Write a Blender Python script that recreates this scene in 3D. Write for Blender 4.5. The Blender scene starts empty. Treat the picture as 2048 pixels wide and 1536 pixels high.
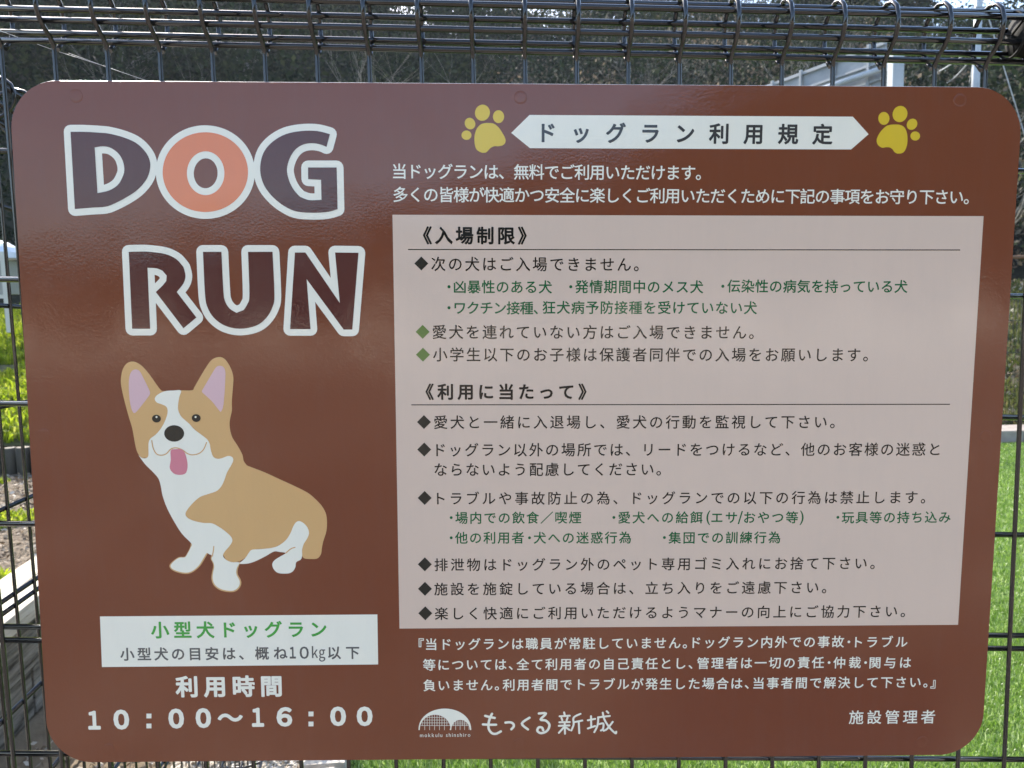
import bpy, bmesh, math, random
import numpy as np
from mathutils import Vector, Matrix
from mathutils.geometry import delaunay_2d_cdt
R = math.radians
random.seed(7); rng = np.random.default_rng(11)
scn = bpy.context.scene
col = scn.collection

# ---------------------------------------------------------------- camera, light, exposure
cd = bpy.data.cameras.new('camera'); cam = bpy.data.objects.new('camera', cd); col.objects.link(cam)
cam.matrix_world = Matrix(((0.99964, 0.022824, -0.014017, -0.01086),
                           (-0.016255, 0.101011, -0.994753, -0.76883),
                           (-0.021288, 0.994623, 0.101346, 1.35001), (0, 0, 0, 1)))
cd.sensor_width = 36; cd.lens = 1537.755 / 2048 * 36; cd.clip_start = 0.02; cd.clip_end = 2000
cd.dof.use_dof = True; cd.dof.focus_distance = 0.80; cd.dof.aperture_fstop = 16.0
scn.camera = cam
SUN_EL, SUN_AZ = 34.0, -30.0           # azimuth from +Y, positive to +X
w = bpy.data.worlds.new('World'); scn.world = w; w.use_nodes = True
nt = w.node_tree; bg = nt.nodes['Background']
sky = nt.nodes.new('ShaderNodeTexSky'); sky.sky_type = 'NISHITA'; sky.sun_disc = False
sky.sun_elevation = R(SUN_EL); sky.sun_rotation = R(SUN_AZ); sky.altitude = 100
sky.air_density = 1.0; sky.dust_density = 1.9; sky.ozone_density = 1.0
nt.links.new(sky.outputs[0], bg.inputs[0]); bg.inputs[1].default_value = 0.15
sl = bpy.data.lights.new('sun', 'SUN'); sun = bpy.data.objects.new('sun', sl); col.objects.link(sun)
sl.energy = 3.0; sl.angle = R(0.5); sl.color = (1.0, 0.94, 0.85)
sd = Vector((math.sin(R(SUN_AZ)) * math.cos(R(SUN_EL)), math.cos(R(SUN_AZ)) * math.cos(R(SUN_EL)), math.sin(R(SUN_EL))))
sun.rotation_euler = sd.to_track_quat('Z', 'Y').to_euler(); sun.location = (-5, 8, 9)
vs = scn.view_settings
vs.view_transform = 'Standard'; vs.look = 'None'; vs.gamma = 1; vs.use_curve_mapping = False
vs.exposure = 1.78

# ---------------------------------------------------------------- helpers
def link(o, parent=None):
    col.objects.link(o)
    if parent is not None: o.parent = parent
    return o
def tag(o, label=None, cat=None, group=None, kind=None):
    if label: o['label'] = label
    if cat: o['category'] = cat
    if group: o['group'] = group
    if kind: o['kind'] = kind
    return o
def empty(name, loc=(0, 0, 0), rz=0, **k):
    o = bpy.data.objects.new(name, None); o.location = loc; o.rotation_euler = (0, 0, rz); link(o)
    o.empty_display_size = .1
    return tag(o, **k)
def obj(name, me, mat=None, parent=None, loc=None, rot=None, **k):
    if mat is not None and not me.materials: me.materials.append(mat)
    o = bpy.data.objects.new(name, me); link(o, parent)
    if loc is not None: o.location = loc
    if rot is not None: o.rotation_euler = rot
    return tag(o, **k)
def mesh_np(name, V, F, smooth=False):
    """V (n,3); F (m,k) fixed size"""
    V = np.asarray(V, np.float32); F = np.asarray(F, np.int32)
    me = bpy.data.meshes.new(name); m, k = F.shape
    me.vertices.add(len(V)); me.vertices.foreach_set('co', V.ravel())
    me.loops.add(m * k); me.loops.foreach_set('vertex_index', F.ravel())
    me.polygons.add(m); me.polygons.foreach_set('loop_start', np.arange(0, m * k, k, dtype=np.int32))
    try: me.polygons.foreach_set('loop_total', np.full(m, k, np.int32))
    except Exception: pass
    if smooth: me.polygons.foreach_set('use_smooth', np.ones(m, bool))
    me.update(calc_edges=True); me.validate(); return me
class MB:
    def __init__(s): s.v = []; s.f = []; s.sm = []
    def add(s, V, F, sm=False):
        b = len(s.v); s.v += [tuple(p) for p in V]; s.f += [tuple(i + b for i in f) for f in F]; s.sm += [sm] * len(F)
    def box(s, c, d, rz=0, rx=0, ry=0):
        x, y, z = d[0] / 2, d[1] / 2, d[2] / 2
        M = Matrix.Rotation(rz, 3, 'Z') @ Matrix.Rotation(ry, 3, 'Y') @ Matrix.Rotation(rx, 3, 'X')
        V = [M @ Vector((a * x, b * y, e * z)) + Vector(c) for a in (-1, 1) for b in (-1, 1) for e in (-1, 1)]
        s.add(V, [(0, 1, 3, 2), (4, 6, 7, 5), (0, 4, 5, 1), (2, 3, 7, 6), (0, 2, 6, 4), (1, 5, 7, 3)])
    def tube(s, pts, r, n=8, caps=True):
        pts = [Vector(p) for p in pts]; rr = r if isinstance(r, (list, tuple)) else [r] * len(pts)
        V = []; up = None
        for i, p in enumerate(pts):
            t = (pts[min(i + 1, len(pts) - 1)] - pts[max(i - 1, 0)]).normalized()
            if up is None: up = Vector((0, 0, 1)) if abs(t.z) < .9 else Vector((1, 0, 0))
            a = t.cross(up).normalized(); b = a.cross(t).normalized(); up = b
            V += [p + (a * math.cos(2 * math.pi * j / n) + b * math.sin(2 * math.pi * j / n)) * rr[i] for j in range(n)]
        F = []
        for i in range(len(pts) - 1):
            for j in range(n):
                k = (j + 1) % n; F.append((i * n + j, i * n + k, (i + 1) * n + k, (i + 1) * n + j))
        s.add(V, F, True)
        if caps:
            b = len(s.v) - len(V)
            s.f += [tuple(b + j for j in range(n)), tuple(b + (len(pts) - 1) * n + j for j in reversed(range(n)))]; s.sm += [False, False]
    def mesh(s, name):
        me = bpy.data.meshes.new(name); me.from_pydata(s.v, [], s.f); me.update()
        me.polygons.foreach_set('use_smooth', s.sm)
        bm = bmesh.new(); bm.from_mesh(me); bmesh.ops.recalc_face_normals(bm, faces=bm.faces); bm.to_mesh(me); bm.free()
        return me
    def build(s, name, mat, parent=None, **k):
        return obj(name, s.mesh(name), mat, parent, **k)
def bevel(me, wd, seg=2):
    bm = bmesh.new(); bm.from_mesh(me)
    bmesh.ops.bevel(bm, geom=bm.edges[:], offset=wd, segments=seg, affect='EDGES', profile=.7)
    bm.to_mesh(me); bm.free(); return me

# ---------------------------------------------------------------- materials
def principled(name, base, rough=.5, spec=.5, metal=0, coat=0):
    m = bpy.data.materials.new(name); m.use_nodes = True
    p = m.node_tree.nodes['Principled BSDF']
    p.inputs['Base Color'].default_value = (*base, 1); p.inputs['Roughness'].default_value = rough
    p.inputs['Specular IOR Level'].default_value = spec; p.inputs['Metallic'].default_value = metal
    p.inputs['Coat Weight'].default_value = coat
    return m, m.node_tree, p
def N(t, typ, **k):
    n = t.nodes.new(typ)
    for a, b in k.items():
        if a.startswith('i_'): n.inputs[a[2:].replace('_', ' ')].default_value = b
        else: setattr(n, a, b)
    return n
def ramp(t, stops, fac):
    r = t.nodes.new('ShaderNodeValToRGB'); e = r.color_ramp.elements
    while len(e) < len(stops): e.new(.5)
    for x, (p, c) in zip(e, stops): x.position = p; x.color = (*c, 1)
    t.links.new(fac, r.inputs[0]); return r.outputs[0]
def coord(t, which='Object', scale=(1, 1, 1)):
    c = t.nodes.new('ShaderNodeTexCoord'); mp = t.nodes.new('ShaderNodeMapping'); mp.inputs['Scale'].default_value = scale
    t.links.new(c.outputs[which], mp.inputs[0]); return mp.outputs[0]
def bump(t, p, h, strength, dist):
    b = t.nodes.new('ShaderNodeBump'); b.inputs['Strength'].default_value = strength; b.inputs['Distance'].default_value = dist
    t.links.new(h, b.inputs['Height']); t.links.new(b.outputs[0], p.inputs['Normal']); return b
_print = {}
def print_mat(name, base, rough=.07, spec=.5):
    """glossy laminated print: orange-peel relief shared by all inks of the sign"""
    if name in _print: return _print[name]
    m, t, p = principled(name, base, rough, spec)
    g = N(t, 'ShaderNodeNewGeometry')
    n1 = N(t, 'ShaderNodeTexNoise', i_Scale=420.0, i_Detail=2.0); n2 = N(t, 'ShaderNodeTexNoise', i_Scale=9.0, i_Detail=2.0)
    for n in (n1, n2): t.links.new(g.outputs['Position'], n.inputs[0])
    a = N(t, 'ShaderNodeMath', operation='MULTIPLY_ADD'); a.inputs[1].default_value = 14.0
    t.links.new(n2.outputs[0], a.inputs[0]); t.links.new(n1.outputs[0], a.inputs[2])
    bump(t, p, a.outputs[0], .6, .00011)
    n3 = N(t, 'ShaderNodeTexNoise', i_Scale=22.0, i_Detail=7.0, i_Roughness=.7); t.links.new(g.outputs['Position'], n3.inputs[0])
    mr = N(t, 'ShaderNodeMapRange'); mr.inputs['From Min'].default_value = .4; mr.inputs['From Max'].default_value = .75; mr.inputs['To Min'].default_value = rough; mr.inputs['To Max'].default_value = rough + .10
    t.links.new(n3.outputs[0], mr.inputs[0]); t.links.new(mr.outputs[0], p.inputs['Roughness'])
    mp = N(t, 'ShaderNodeMapping'); mp.inputs['Scale'].default_value = (60, 60, 7); t.links.new(g.outputs['Position'], mp.inputs[0])
    n4 = N(t, 'ShaderNodeTexNoise', i_Scale=1.0, i_Detail=8.0, i_Roughness=.75); t.links.new(mp.outputs[0], n4.inputs[0])
    dust = tuple(c * .965 + .006 for c in base)
    t.links.new(ramp(t, [(.48, base), (.72, dust)], n4.outputs[0]), p.inputs['Base Color'])
    _print[name] = m; return m
def wire_mat(name, base=(.007, .0068, .007), rough=.08):
    m, t, p = principled(name, base, rough, .5, 0, .5)
    p.inputs['Coat Roughness'].default_value = .035
    n = N(t, 'ShaderNodeTexNoise', i_Scale=160.0, i_Detail=4.0, i_Roughness=.7); t.links.new(coord(t), n.inputs[0])
    bump(t, p, n.outputs[0], .07, .0003)
    n2 = N(t, 'ShaderNodeTexNoise', i_Scale=30.0, i_Detail=5.0); t.links.new(coord(t), n2.inputs[0])
    t.links.new(ramp(t, [(.35, base), (.75, tuple(c * 1.8 + .003 for c in base))], n2.outputs[0]), p.inputs['Base Color'])
    return m
def leaf_mat(name, stops, trans=.35, rough=.5, spec=.3, patch=None):
    m = bpy.data.materials.new(name); m.use_nodes = True; t = m.node_tree; p = t.nodes['Principled BSDF']; out = t.nodes['Material Output']
    g = N(t, 'ShaderNodeNewGeometry')
    c = ramp(t, stops, g.outputs['Random Per Island'])
    if patch:
        n = N(t, 'ShaderNodeTexNoise', i_Scale=patch, i_Detail=3.0); t.links.new(g.outputs['Position'], n.inputs[0])
        mx0 = N(t, 'ShaderNodeMix', data_type='RGBA', blend_type='MULTIPLY'); mx0.inputs[0].default_value = 1
        t.links.new(c, mx0.inputs[6]); t.links.new(ramp(t, [(.36, (.55, .75, .7)), (.48, (1, 1, 1)), (.62, (1.7, 1.4, 1.25))], n.outputs[0]), mx0.inputs[7]); c = mx0.outputs[2]
    t.links.new(c, p.inputs['Base Color']); p.inputs['Roughness'].default_value = rough; p.inputs['Specular IOR Level'].default_value = spec
    tr = N(t, 'ShaderNodeBsdfTranslucent'); mx = N(t, 'ShaderNodeMixShader'); mx.inputs[0].default_value = trans
    t.links.new(c, tr.inputs[0]); t.links.new(p.outputs[0], mx.inputs[1]); t.links.new(tr.outputs[0], mx.inputs[2]); t.links.new(mx.outputs[0], out.inputs[0])
    return m
def noise_mat(name, stops, scale, rough=.85, bstr=.4, bdist=.01, detail=8, stretch=(1, 1, 1), spec=.3, bscale=None):
    m, t, p = principled(name, stops[0][1], rough, spec)
    n = N(t, 'ShaderNodeTexNoise', i_Scale=scale, i_Detail=float(detail), i_Roughness=.65); cc = coord(t, 'Object', stretch); t.links.new(cc, n.inputs[0])
    t.links.new(ramp(t, stops, n.outputs[0]), p.inputs['Base Color'])
    n2 = N(t, 'ShaderNodeTexNoise', i_Scale=bscale or scale * 4, i_Detail=6.0, i_Roughness=.7); t.links.new(cc, n2.inputs[0])
    bump(t, p, n2.outputs[0], bstr, bdist)
    return m
M_brown = print_mat('brown_print', (.176, .051, .0225))
M_white = print_mat('white_print', (.82, .815, .68), .12)
M_cream = print_mat('cream_print', (.65, .515, .405), .10)
M_maroon = print_mat('maroon_print', (.092, .026, .021))
M_orange = print_mat('orange_print', (.73, .225, .095))
M_yellow = print_mat('yellow_print', (.68, .49, .035))
M_black = print_mat('black_print', (.006, .006, .0055))
M_grey = print_mat('grey_print', (.115, .115, .105))
M_slate = print_mat('slate_print', (.045, .045, .045))
M_green = print_mat('deep_green_print', (.006, .115, .038))
M_lgreen = print_mat('bright_green_print', (.06, .36, .055))
M_flare_olive = print_mat('flare_olive_print', (.11, .19, .04))  # black bullets with the lens flare's olive cast painted into the ink colour
M_tan = print_mat('tan_print', (.63, .395, .165))
M_pink = print_mat('pale_pink_print', (.66, .455, .465))
M_tongue = print_mat('rose_print', (.63, .22, .265))
M_nose = print_mat('charcoal_print', (.018, .018, .014))
M_edge, _, _ = principled('panel_edge', (.55, .5, .48), .35)
M_wire = wire_mat('black_wire')
M_rub, _, _ = principled('matt_black_plastic', (.012, .012, .012), .75, .2)
M_post = wire_mat('dark_post_paint', (.012, .0115, .011), .3)

# ---------------------------------------------------------------- the setting
def sheet(name, x0, x1, y0, y1, z, mat, nx=1, ny=1, hf=None, **k):
    X, Y = np.meshgrid(np.linspace(x0, x1, nx + 1), np.linspace(y0, y1, ny + 1)); Z = np.full_like(X, z)
    if hf is not None: Z = Z + hf(X, Y)
    V = np.stack([X, Y, Z], -1).reshape(-1, 3); i = np.arange(ny)[:, None] * (nx + 1) + np.arange(nx)[None]
    F = np.stack([i, i + 1, i + nx + 2, i + nx + 1], -1).reshape(-1, 4)
    return obj(name, mesh_np(name, V, F, hf is not None), mat, **k)
def fnoise(X, Y, s, seed=0):
    r = np.random.default_rng(seed); out = np.zeros_like(X, dtype=float)
    for o in range(5):
        a, b, ph = r.uniform(-1, 1, 6), r.uniform(-1, 1, 6), r.uniform(0, 7, 6)
        for q in range(6): out += np.sin((X * a[q] + Y * b[q]) * s * 1.9 ** o + ph[q]) / 1.7 ** o / 6
    return out
M_ground = noise_mat('dry_soil', [(.3, (.10, .075, .045)), (.55, (.21, .16, .10)), (.75, (.31, .25, .17))], 3.0, .95, .6, .02)
M_pave = noise_mat('pale_paving', [(.36, (.12, .10, .08)), (.5, (.25, .20, .15)), (.62, (.42, .34, .26))], .45, .9, .3, .006, bscale=60)
M_gravel = noise_mat('gravel_grit', [(.35, (.26, .21, .15)), (.5, (.50, .44, .35)), (.65, (.66, .60, .50))], 70.0, .9, .9, .012, bscale=120)
M_turfbase = noise_mat('turf_backing', [(.3, (.06, .11, .02)), (.7, (.12, .20, .035))], 30.0, .9, .4, .01)
M_mulch = noise_mat('leaf_litter', [(.32, (.06, .045, .03)), (.5, (.20, .15, .10)), (.7, (.42, .34, .25))], 26.0, .95, .9, .03, bscale=60)
M_bank = noise_mat('bank_soil', [(.3, (.05, .06, .02)), (.6, (.12, .11, .05)), (.8, (.20, .16, .09))], 4.0, .95, .7, .05)
M_hill = noise_mat('hill_soil', [(.3, (.018, .022, .012)), (.6, (.04, .038, .022)), (.8, (.07, .06, .04))], .5, .95, .6, .2)
sheet('ground', -400, 400, -300, 500, 0, M_ground, kind='structure')
sheet('pavement', -40, 40, -60, -.12, .004, M_pave, kind='structure')
sheet('lawn', -.5, 12, -.02, 6.1, .005, M_turfbase, kind='structure')
sheet('gravel_path', -1.02, -.62, -.1, 6.0, .006, M_gravel, kind='structure')
sheet('planting_bed', -9, -1.86, .0, 5.75, .008, M_mulch, 60, 40, lambda X, Y: .02 + .025 * fnoise(X, Y, 2.2, 4), kind='structure')
def bank_left(X, Y):
    t = np.clip((Y - 5.72) / 5.2, 0, 1); return .24 + 1.15 * t ** .9 + .05 * fnoise(X, Y, 1.5, 2) * t
def bank_right(X, Y):
    t = np.clip((Y - 6.9) / 6.5, 0, 1); return .02 + 1.5 * t ** 1.2 + .07 * fnoise(X, Y, 1.3, 3) * t
sheet('left_bank', -14, -1.2, 5.76, 22, 0, M_bank, 60, 70, bank_left, kind='structure')
sheet('right_bank', -1.2, 30, 6.62, 22, 0, M_bank, 80, 70, bank_right, kind='structure')
# wooded hill in front, its ridge as high as the photograph's
azs = [-60, -45, -31, -12, -3, 1, 5, 9, 18, 24, 28, 33, 45, 60]
els = [23, 25.5, 26, 24.5, 21.6, 19.7, 19.5, 20.6, 20.0, 18.8, 16.6, 15.3, 14, 12]
D0, D1 = 20.0, 56.0
def hill_h(X, Y):
    D = np.hypot(X, Y + .77); az = np.degrees(np.arctan2(X, Y + .77)); e = np.interp(az, azs, els)
    H = 1.3 + D1 * np.tan(np.radians(e)) - 3.2; t = (D - D0) / (D1 - D0)
    return np.where(t < 1, 1.0 + (H - 1.0) * np.clip(t, 0, 1) ** 1.08, H - (D - D1) * .35) + np.clip(t, 0, 1) * .8 * fnoise(X, Y, .25, 9)
A, Dd = np.meshgrid(np.radians(np.linspace(-68, 68, 120)), np.concatenate([np.linspace(17, 58, 60), [62, 70, 90]]))
X = Dd * np.sin(A); Y = Dd * np.cos(A) - .77; V = np.stack([X, Y, hill_h(X, Y)], -1).reshape(-1, 3)
i = np.arange(62)[:, None] * 120 + np.arange(119)[None]
obj('wooded_hillside', mesh_np('hill', V, np.stack([i, i + 1, i + 121, i + 120], -1).reshape(-1, 4), True), M_hill, kind='structure')
# hill behind the photographer
az2 = [-70, -40, -33, -25, -17, -10, -1, 10, 17, 22, 35, 60]; el2 = [3.8, 4.3, 4.6, 5.2, 6.6, 7.9, 9.5, 13, 16, 18, 19, 17]
A, Dd = np.meshgrid(np.radians(np.linspace(-75, 65, 90)), np.linspace(40, 95, 30))
t = (Dd - 40) / 45; e = np.interp(np.degrees(A), az2, el2); H = 1.35 + 85 * np.tan(np.radians(e))
X = Dd * np.sin(A); Y = -Dd * np.cos(A); Z = np.where(t < 1, H * np.clip(t, 0, 1) ** .8, H - (Dd - 85) * .3) + 1.1 * fnoise(X, Y, .5, 5) * np.clip(t, 0, 1) - .4
i = np.arange(29)[:, None] * 90 + np.arange(89)[None]
M_hill2 = noise_mat('far_wood', [(.3, (.02, .025, .012)), (.6, (.045, .045, .022)), (.8, (.09, .075, .045))], .35, .95, .8, .6)
obj('far_hill', mesh_np('far_hill', np.stack([X, Y, Z], -1).reshape(-1, 3), np.stack([i, i + 90, i + 91, i + 1], -1).reshape(-1, 4), True), M_hill2, kind='structure')
# low building behind the photographer, mirrored in the sign
M_wall, _, _ = principled('pale_render', (.62, .57, .50), .8); M_roof, _, _ = principled('brown_roof', (.10, .075, .06), .6)
M_glass, _, _ = principled('window_glass', (.03, .035, .04), .08); M_timber = noise_mat('timber_frame', [(.3, (.16, .09, .05)), (.7, (.26, .15, .08))], 6, .7)
b = empty('low_building', (2, -27, 0), label='long low pale building with brown roof across the paving behind the photographer', cat='building')
mb = MB(); mb.box((0, 0, 1.45), (42, 6, 2.9)); mb.build('wall', M_wall, b)
mb = MB(); mb.box((0, .3, 3.02), (43.6, 8, .22)); mb.build('roof', M_roof, b)
wm = MB(); wm.box((0, 0, 0), (2.2, .08, 1.3)); wm = wm.mesh('window'); fm = MB()
for s in (-1, 1): fm.box((s * 1.14, .02, 0), (.08, .14, 1.46)); fm.box((0, .02, s * .69), (2.2, .14, .08))
fm = fm.mesh('window_frame')
for k in range(11):
    f = obj('window', wm, M_glass, b, (-19 + k * 3.8, 3.0, 1.55)); obj('frame', fm, M_timber, f)

# ---------------------------------------------------------------- mesh fences
def roll_path(z0):
    P = [(.002, -.011), (.0015, -.005), (-.004, .001), (-.012, .006), (-.0185, .012), (-.0225, .020), (-.0235, .030), (-.0205, .040), (-.013, .0468), (-.002, .0493), (.010, .0468), (.019, .039), (.0235, .027), (.0235, .014), (.019, .004), (.0125, -.003), (.0085, -.0075)]
    return [(0, y, z0 + z) for y, z in P]
LEV = [1.492, 1.368, 1.244, 1.120, 1.0105, .9960, .8715, .747, .623, .499, .484, .360, .236, .112]
def mesh_fence(root, x0, n, pitch, xa, xb, g, seg=8, rv=.00225, rh=.0030):
    """verticals at x0+k*pitch, horizontals from xa to xb, all following the slope g"""
    mv = MB(); mv.tube([(0, .002, .05), (0, .002, .8), (0, .002, 1.58)] + roll_path(1.596), rv, seg); mv = mv.mesh('vertical_wire')
    for k in range(n):
        x = x0 + k * pitch; obj('vertical_wire', mv, M_wire, root, (x, 0, g * x))
    L = xb - xa; mh = MB(); mh.tube([(xa, 0, g * xa), (xa + L * .33, 0, g * (xa + L * .33)), (xa + L * .66, 0, g * (xa + L * .66)), (xb, 0, g * xb)], rh, seg + 2); mh = mh.mesh('horizontal_wire')
    for z in LEV: obj('horizontal_wire', mh, M_wire, root, (0, .0070, z))
    for y, z in ((.0070, 1.596), (-.0130, 1.6085), (-.0172, 1.6300), (-.002, 1.6395), (.0175, 1.629), (.0155, 1.606)):
        obj('horizontal_wire', mh, M_wire, root, (0, y, z))
def post(root, x, y, g, h=1.60, r=.0242):
    m = MB(); m.tube([(x, y, -.05), (x, y, h + g * x)], r, 20); p = m.build('post', M_post, root)
    c = MB(); c.tube([(x, y, h + g * x), (x, y, h + .012 + g * x), (x, y, h + .018 + g * x)], [r + .0025, r + .0025, r * .6], 20); c.build('cap', M_post, p)
    for z in (1.50, .99, .25):
        m = MB(); m.box((x, y - r - .002, z + g * x), (.07, .004, .022)); m.tube([(x, y - r - .012, z + g * x), (x, y - r + .002, z + g * x)], .005, 6)
        m.build('clamp', M_post, root)
G = -.0376
fence = empty('mesh_fence', (0, 0, 0), label='black wire mesh fence panel carrying the brown sign, with rolled top edge', cat='fence')
mesh_fence(fence, -.431 - .15, 25, .05, -.60, .660, G, 10)
post(fence, .645, .037, G); post(fence, -.640, .037, G)
m = MB(); xr_ = .492; zc = 1.619 + G * xr_
for dx in (0, .022, .044):
    m.tube([(xr_ + dx, .021 * math.cos(2 * math.pi * k / 24), zc + .021 * math.sin(2 * math.pi * k / 24)) for k in range(25)], .0014, 6, False)
    for a in (.4, 2.5, 4.6): m.tube([(xr_ + dx, 0, zc), (xr_ + dx + .003, .021 * math.cos(a), zc + .021 * math.sin(a))], .0012, 5)
m.tube([(xr_ + .003, 0, zc), (xr_ + .006, 0, zc), (xr_ + .09, 0, zc)], [.002, .0195, .0195], 24)
me = m.mesh('roll_coupling'); obj('roll_coupling', me, M_rub, fence, kind='stuff')
f2 = empty('mesh_fence', (0, 0, 0), label='next black wire mesh panel to the right of the sign beyond the post', cat='fence', group='fence panels along the dog run')
fence['group'] = 'fence panels along the dog run'
mesh_fence(f2, .70, 38, .05, .66, 2.60, G, 6); post(f2, 2.62, .037, G)
pf = empty('side_fence', (-.600, .05, 0), R(97.4), label='black wire mesh fence running away from the camera left of the sign', cat='fence')
mesh_fence(pf, .06, 122, .05, .03, 6.2, -.03, 6)
for xx in (2.1, 4.15, 6.2): post(pf, xx, .037, -.03)
# far fence beyond the turf
ff = empty('far_fence', (1.0, 6.74, .02), label='low black wire mesh fence along the far edge of the turf at right', cat='fence')
mv = MB(); mv.tube([(0, 0, .05), (0, 0, 1.32)], .0024, 4); mv = mv.mesh('far_vertical_wire')
for k in range(215): obj('vertical_wire', mv, M_wire, ff, (k * .04, 0, 0))
mh = MB(); mh.tube([(0, .005, 0), (8.6, .005, 0)], .003, 5); mh = mh.mesh('far_horizontal_wire')
for z in (.07, .10, .42, .76, 1.08, 1.29, 1.31): obj('horizontal_wire', mh, M_wire, ff, (0, 0, z))
for xx in (-.03, 2.1, 4.25, 6.4, 8.63):
    m = MB(); m.tube([(xx, .04, 0), (xx, .04, 1.36)], .024, 10); m.build('post', M_post, ff)

# ---------------------------------------------------------------- the sign
H = (0.469512051, 0.00138582396, -490.363983, -0.000531065939, -0.474582153, 413.986775, -1.0967826e-05, -5.91765631e-05)
def art(x, y):
    """survey coordinates of the artwork -> metres on the sign (x right, z up, from its centre)"""
    d = H[6] * x + H[7] * y + 1
    return (H[0] * x + H[1] * y + H[2]) / d / 1000, (H[3] * x + H[4] * y + H[5]) / d / 1000
sign = empty('information_sign', label='large brown dog run notice board with rounded corners fixed to the mesh fence', cat='sign')
c_, s_ = math.cos(-.02318), math.sin(-.02318)
ex = Vector((c_, .00153, s_)).normalized(); ez = Vector((-s_, .00503, c_)); ez = (ez - ex * ez.dot(ex)).normalized(); ey = ez.cross(ex)
sign.matrix_world = Matrix(((ex.x, ey.x, ez.x, .00769), (ex.y, ey.y, ez.y, -.008), (ex.z, ey.z, ez.z, 1.22037), (0, 0, 0, 1)))
W2, H2, RAD = .4873, .3415, .046
def rounded(w, h, r, n=14):
    P = []
    for cx, cz, a in ((w - r, h - r, 0), (-w + r, h - r, 90), (-w + r, -h + r, 180), (w - r, -h + r, 270)):
        for k in range(n + 1):
            t = R(a + 90 * k / n); P.append((cx + r * math.cos(t), cz + r * math.sin(t)))
    return P
P = rounded(W2, H2, RAD); n = len(P); T = .003; ch = .00045
Pi = rounded(W2 - ch, H2 - ch, RAD - ch)
V = [(x, 0, z) for x, z in Pi] + [(x, .0009, z) for x, z in P] + [(x, T, z) for x, z in P]
F = [tuple(reversed(range(n)))] + [tuple(range(2 * n, 3 * n))]
for l in (0, 1): F += [(l * n + j, l * n + (j + 1) % n, (l + 1) * n + (j + 1) % n, (l + 1) * n + j) for j in range(n)]
me = bpy.data.meshes.new('panel'); me.from_pydata(V, [], F); me.update()
bm = bmesh.new(); bm.from_mesh(me); bmesh.ops.recalc_face_normals(bm, faces=bm.faces); bm.to_mesh(me); bm.free()
me.materials.append(M_brown); me.materials.append(M_edge)
for p in me.polygons:
    if p.center.y > .0001: p.material_index = 1
obj('panel', me, None, sign)

LAY = .00012
def union2d(polys, minus=()):
    """triangulated union of simple polygons (with holes cut by minus)"""
    vs_, fs = [], []
    def area(P): return sum(P[i][0] * P[(i + 1) % len(P)][1] - P[(i + 1) % len(P)][0] * P[i][1] for i in range(len(P)))
    S = 1000.0
    for P in list(polys) + list(minus):
        if area(P) < 0: P = P[::-1]
        b = len(vs_); vs_ += [Vector((x * S, y * S)) for x, y in P]; fs.append(list(range(b, b + len(P))))
    nv, ne, nf, ov, oe, of = delaunay_2d_cdt(vs_, [], fs, 1, 1e-4, True)
    k = len(polys)
    def inp(i, x, y):
        r = False; Q = fs[i]; n = len(Q)
        for a in range(n):
            p, q = vs_[Q[a]], vs_[Q[a - 1]]
            if (p.y > y) != (q.y > y) and x < (q.x - p.x) * (y - p.y) / (q.y - p.y) + p.x: r = not r
        return r
    keep = []
    for f, o in zip(nf, of):
        x = sum(nv[i].x for i in f) / len(f); y = sum(nv[i].y for i in f) / len(f)
        o = [i for i in o if inp(i, x, y)]
        if o and not any(i >= k for i in o): keep.append(f)
    return [(v.x / S, v.y / S) for v in nv], keep
def flat(name, V2, F, layer, mat, parent, **k):
    V = [(x, -LAY * layer, z) for x, z in V2]; me = bpy.data.meshes.new(name)
    used = sorted({i for f in F for i in f}); mp = {u: i for i, u in enumerate(used)}
    me.from_pydata([V[u] for u in used], [], [tuple(mp[i] for i in f) for f in F]); me.update()
    bm = bmesh.new(); bm.from_mesh(me)
    for f in bm.faces:
        if f.normal.y > 0: f.normal_flip()
    bm.to_mesh(me); bm.free()
    return obj(name, me, mat, parent, **k)
def cr(P, n=5, closed=True):
    """smooth curve through points"""
    out = []; L = len(P)
    for i in range(L if closed else L - 1):
        g = (lambda j: P[j % L]) if closed else (lambda j: P[max(0, min(L - 1, j))])
        p0, p1, p2, p3 = g(i - 1), g(i), g(i + 1), g(i + 2)
        for k in range(n):
            t = k / n
            out.append(tuple(.5 * (2 * p1[a] + (p2[a] - p0[a]) * t + (2 * p0[a] - 5 * p1[a] + 4 * p2[a] - p3[a]) * t * t + (3 * p1[a] - p0[a] - 3 * p2[a] + p3[a]) * t ** 3) for a in (0, 1)))
    if not closed: out.append(P[-1])
    return out
def A(P, bx=0, by=0, s=1): return [art(bx + x / s, by + y / s) for x, y in P]
def disc(c, r, n=14): return [(c[0] + r * math.cos(2 * math.pi * k / n), c[1] + r * math.sin(2 * math.pi * k / n)) for k in range(n)]
def strokes(paths, r, closed=False, n=14):
    out = []
    for P in paths:
        L = len(P)
        for i in range(L if closed else L - 1):
            a, b = P[i], P[(i + 1) % L]; dx, dy = b[0] - a[0], b[1] - a[1]; l = math.hypot(dx, dy)
            if l < 1e-7: continue
            nx, ny = -dy / l * r, dx / l * r
            out.append([(a[0] + nx, a[1] + ny), (a[0] - nx, a[1] - ny), (b[0] - nx, b[1] - ny), (b[0] + nx, b[1] + ny)])
        for p in P: out.append(disc(p, r * .999, n))
    return out
def ell(cx, cy, rx, ry, rot=0, n=40):
    c, s = math.cos(R(rot)), math.sin(R(rot))
    return [(cx + rx * math.cos(t) * c - ry * math.sin(t) * s, cy + rx * math.cos(t) * s + ry * math.sin(t) * c) for t in [2 * math.pi * k / n for k in range(n)]]
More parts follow.
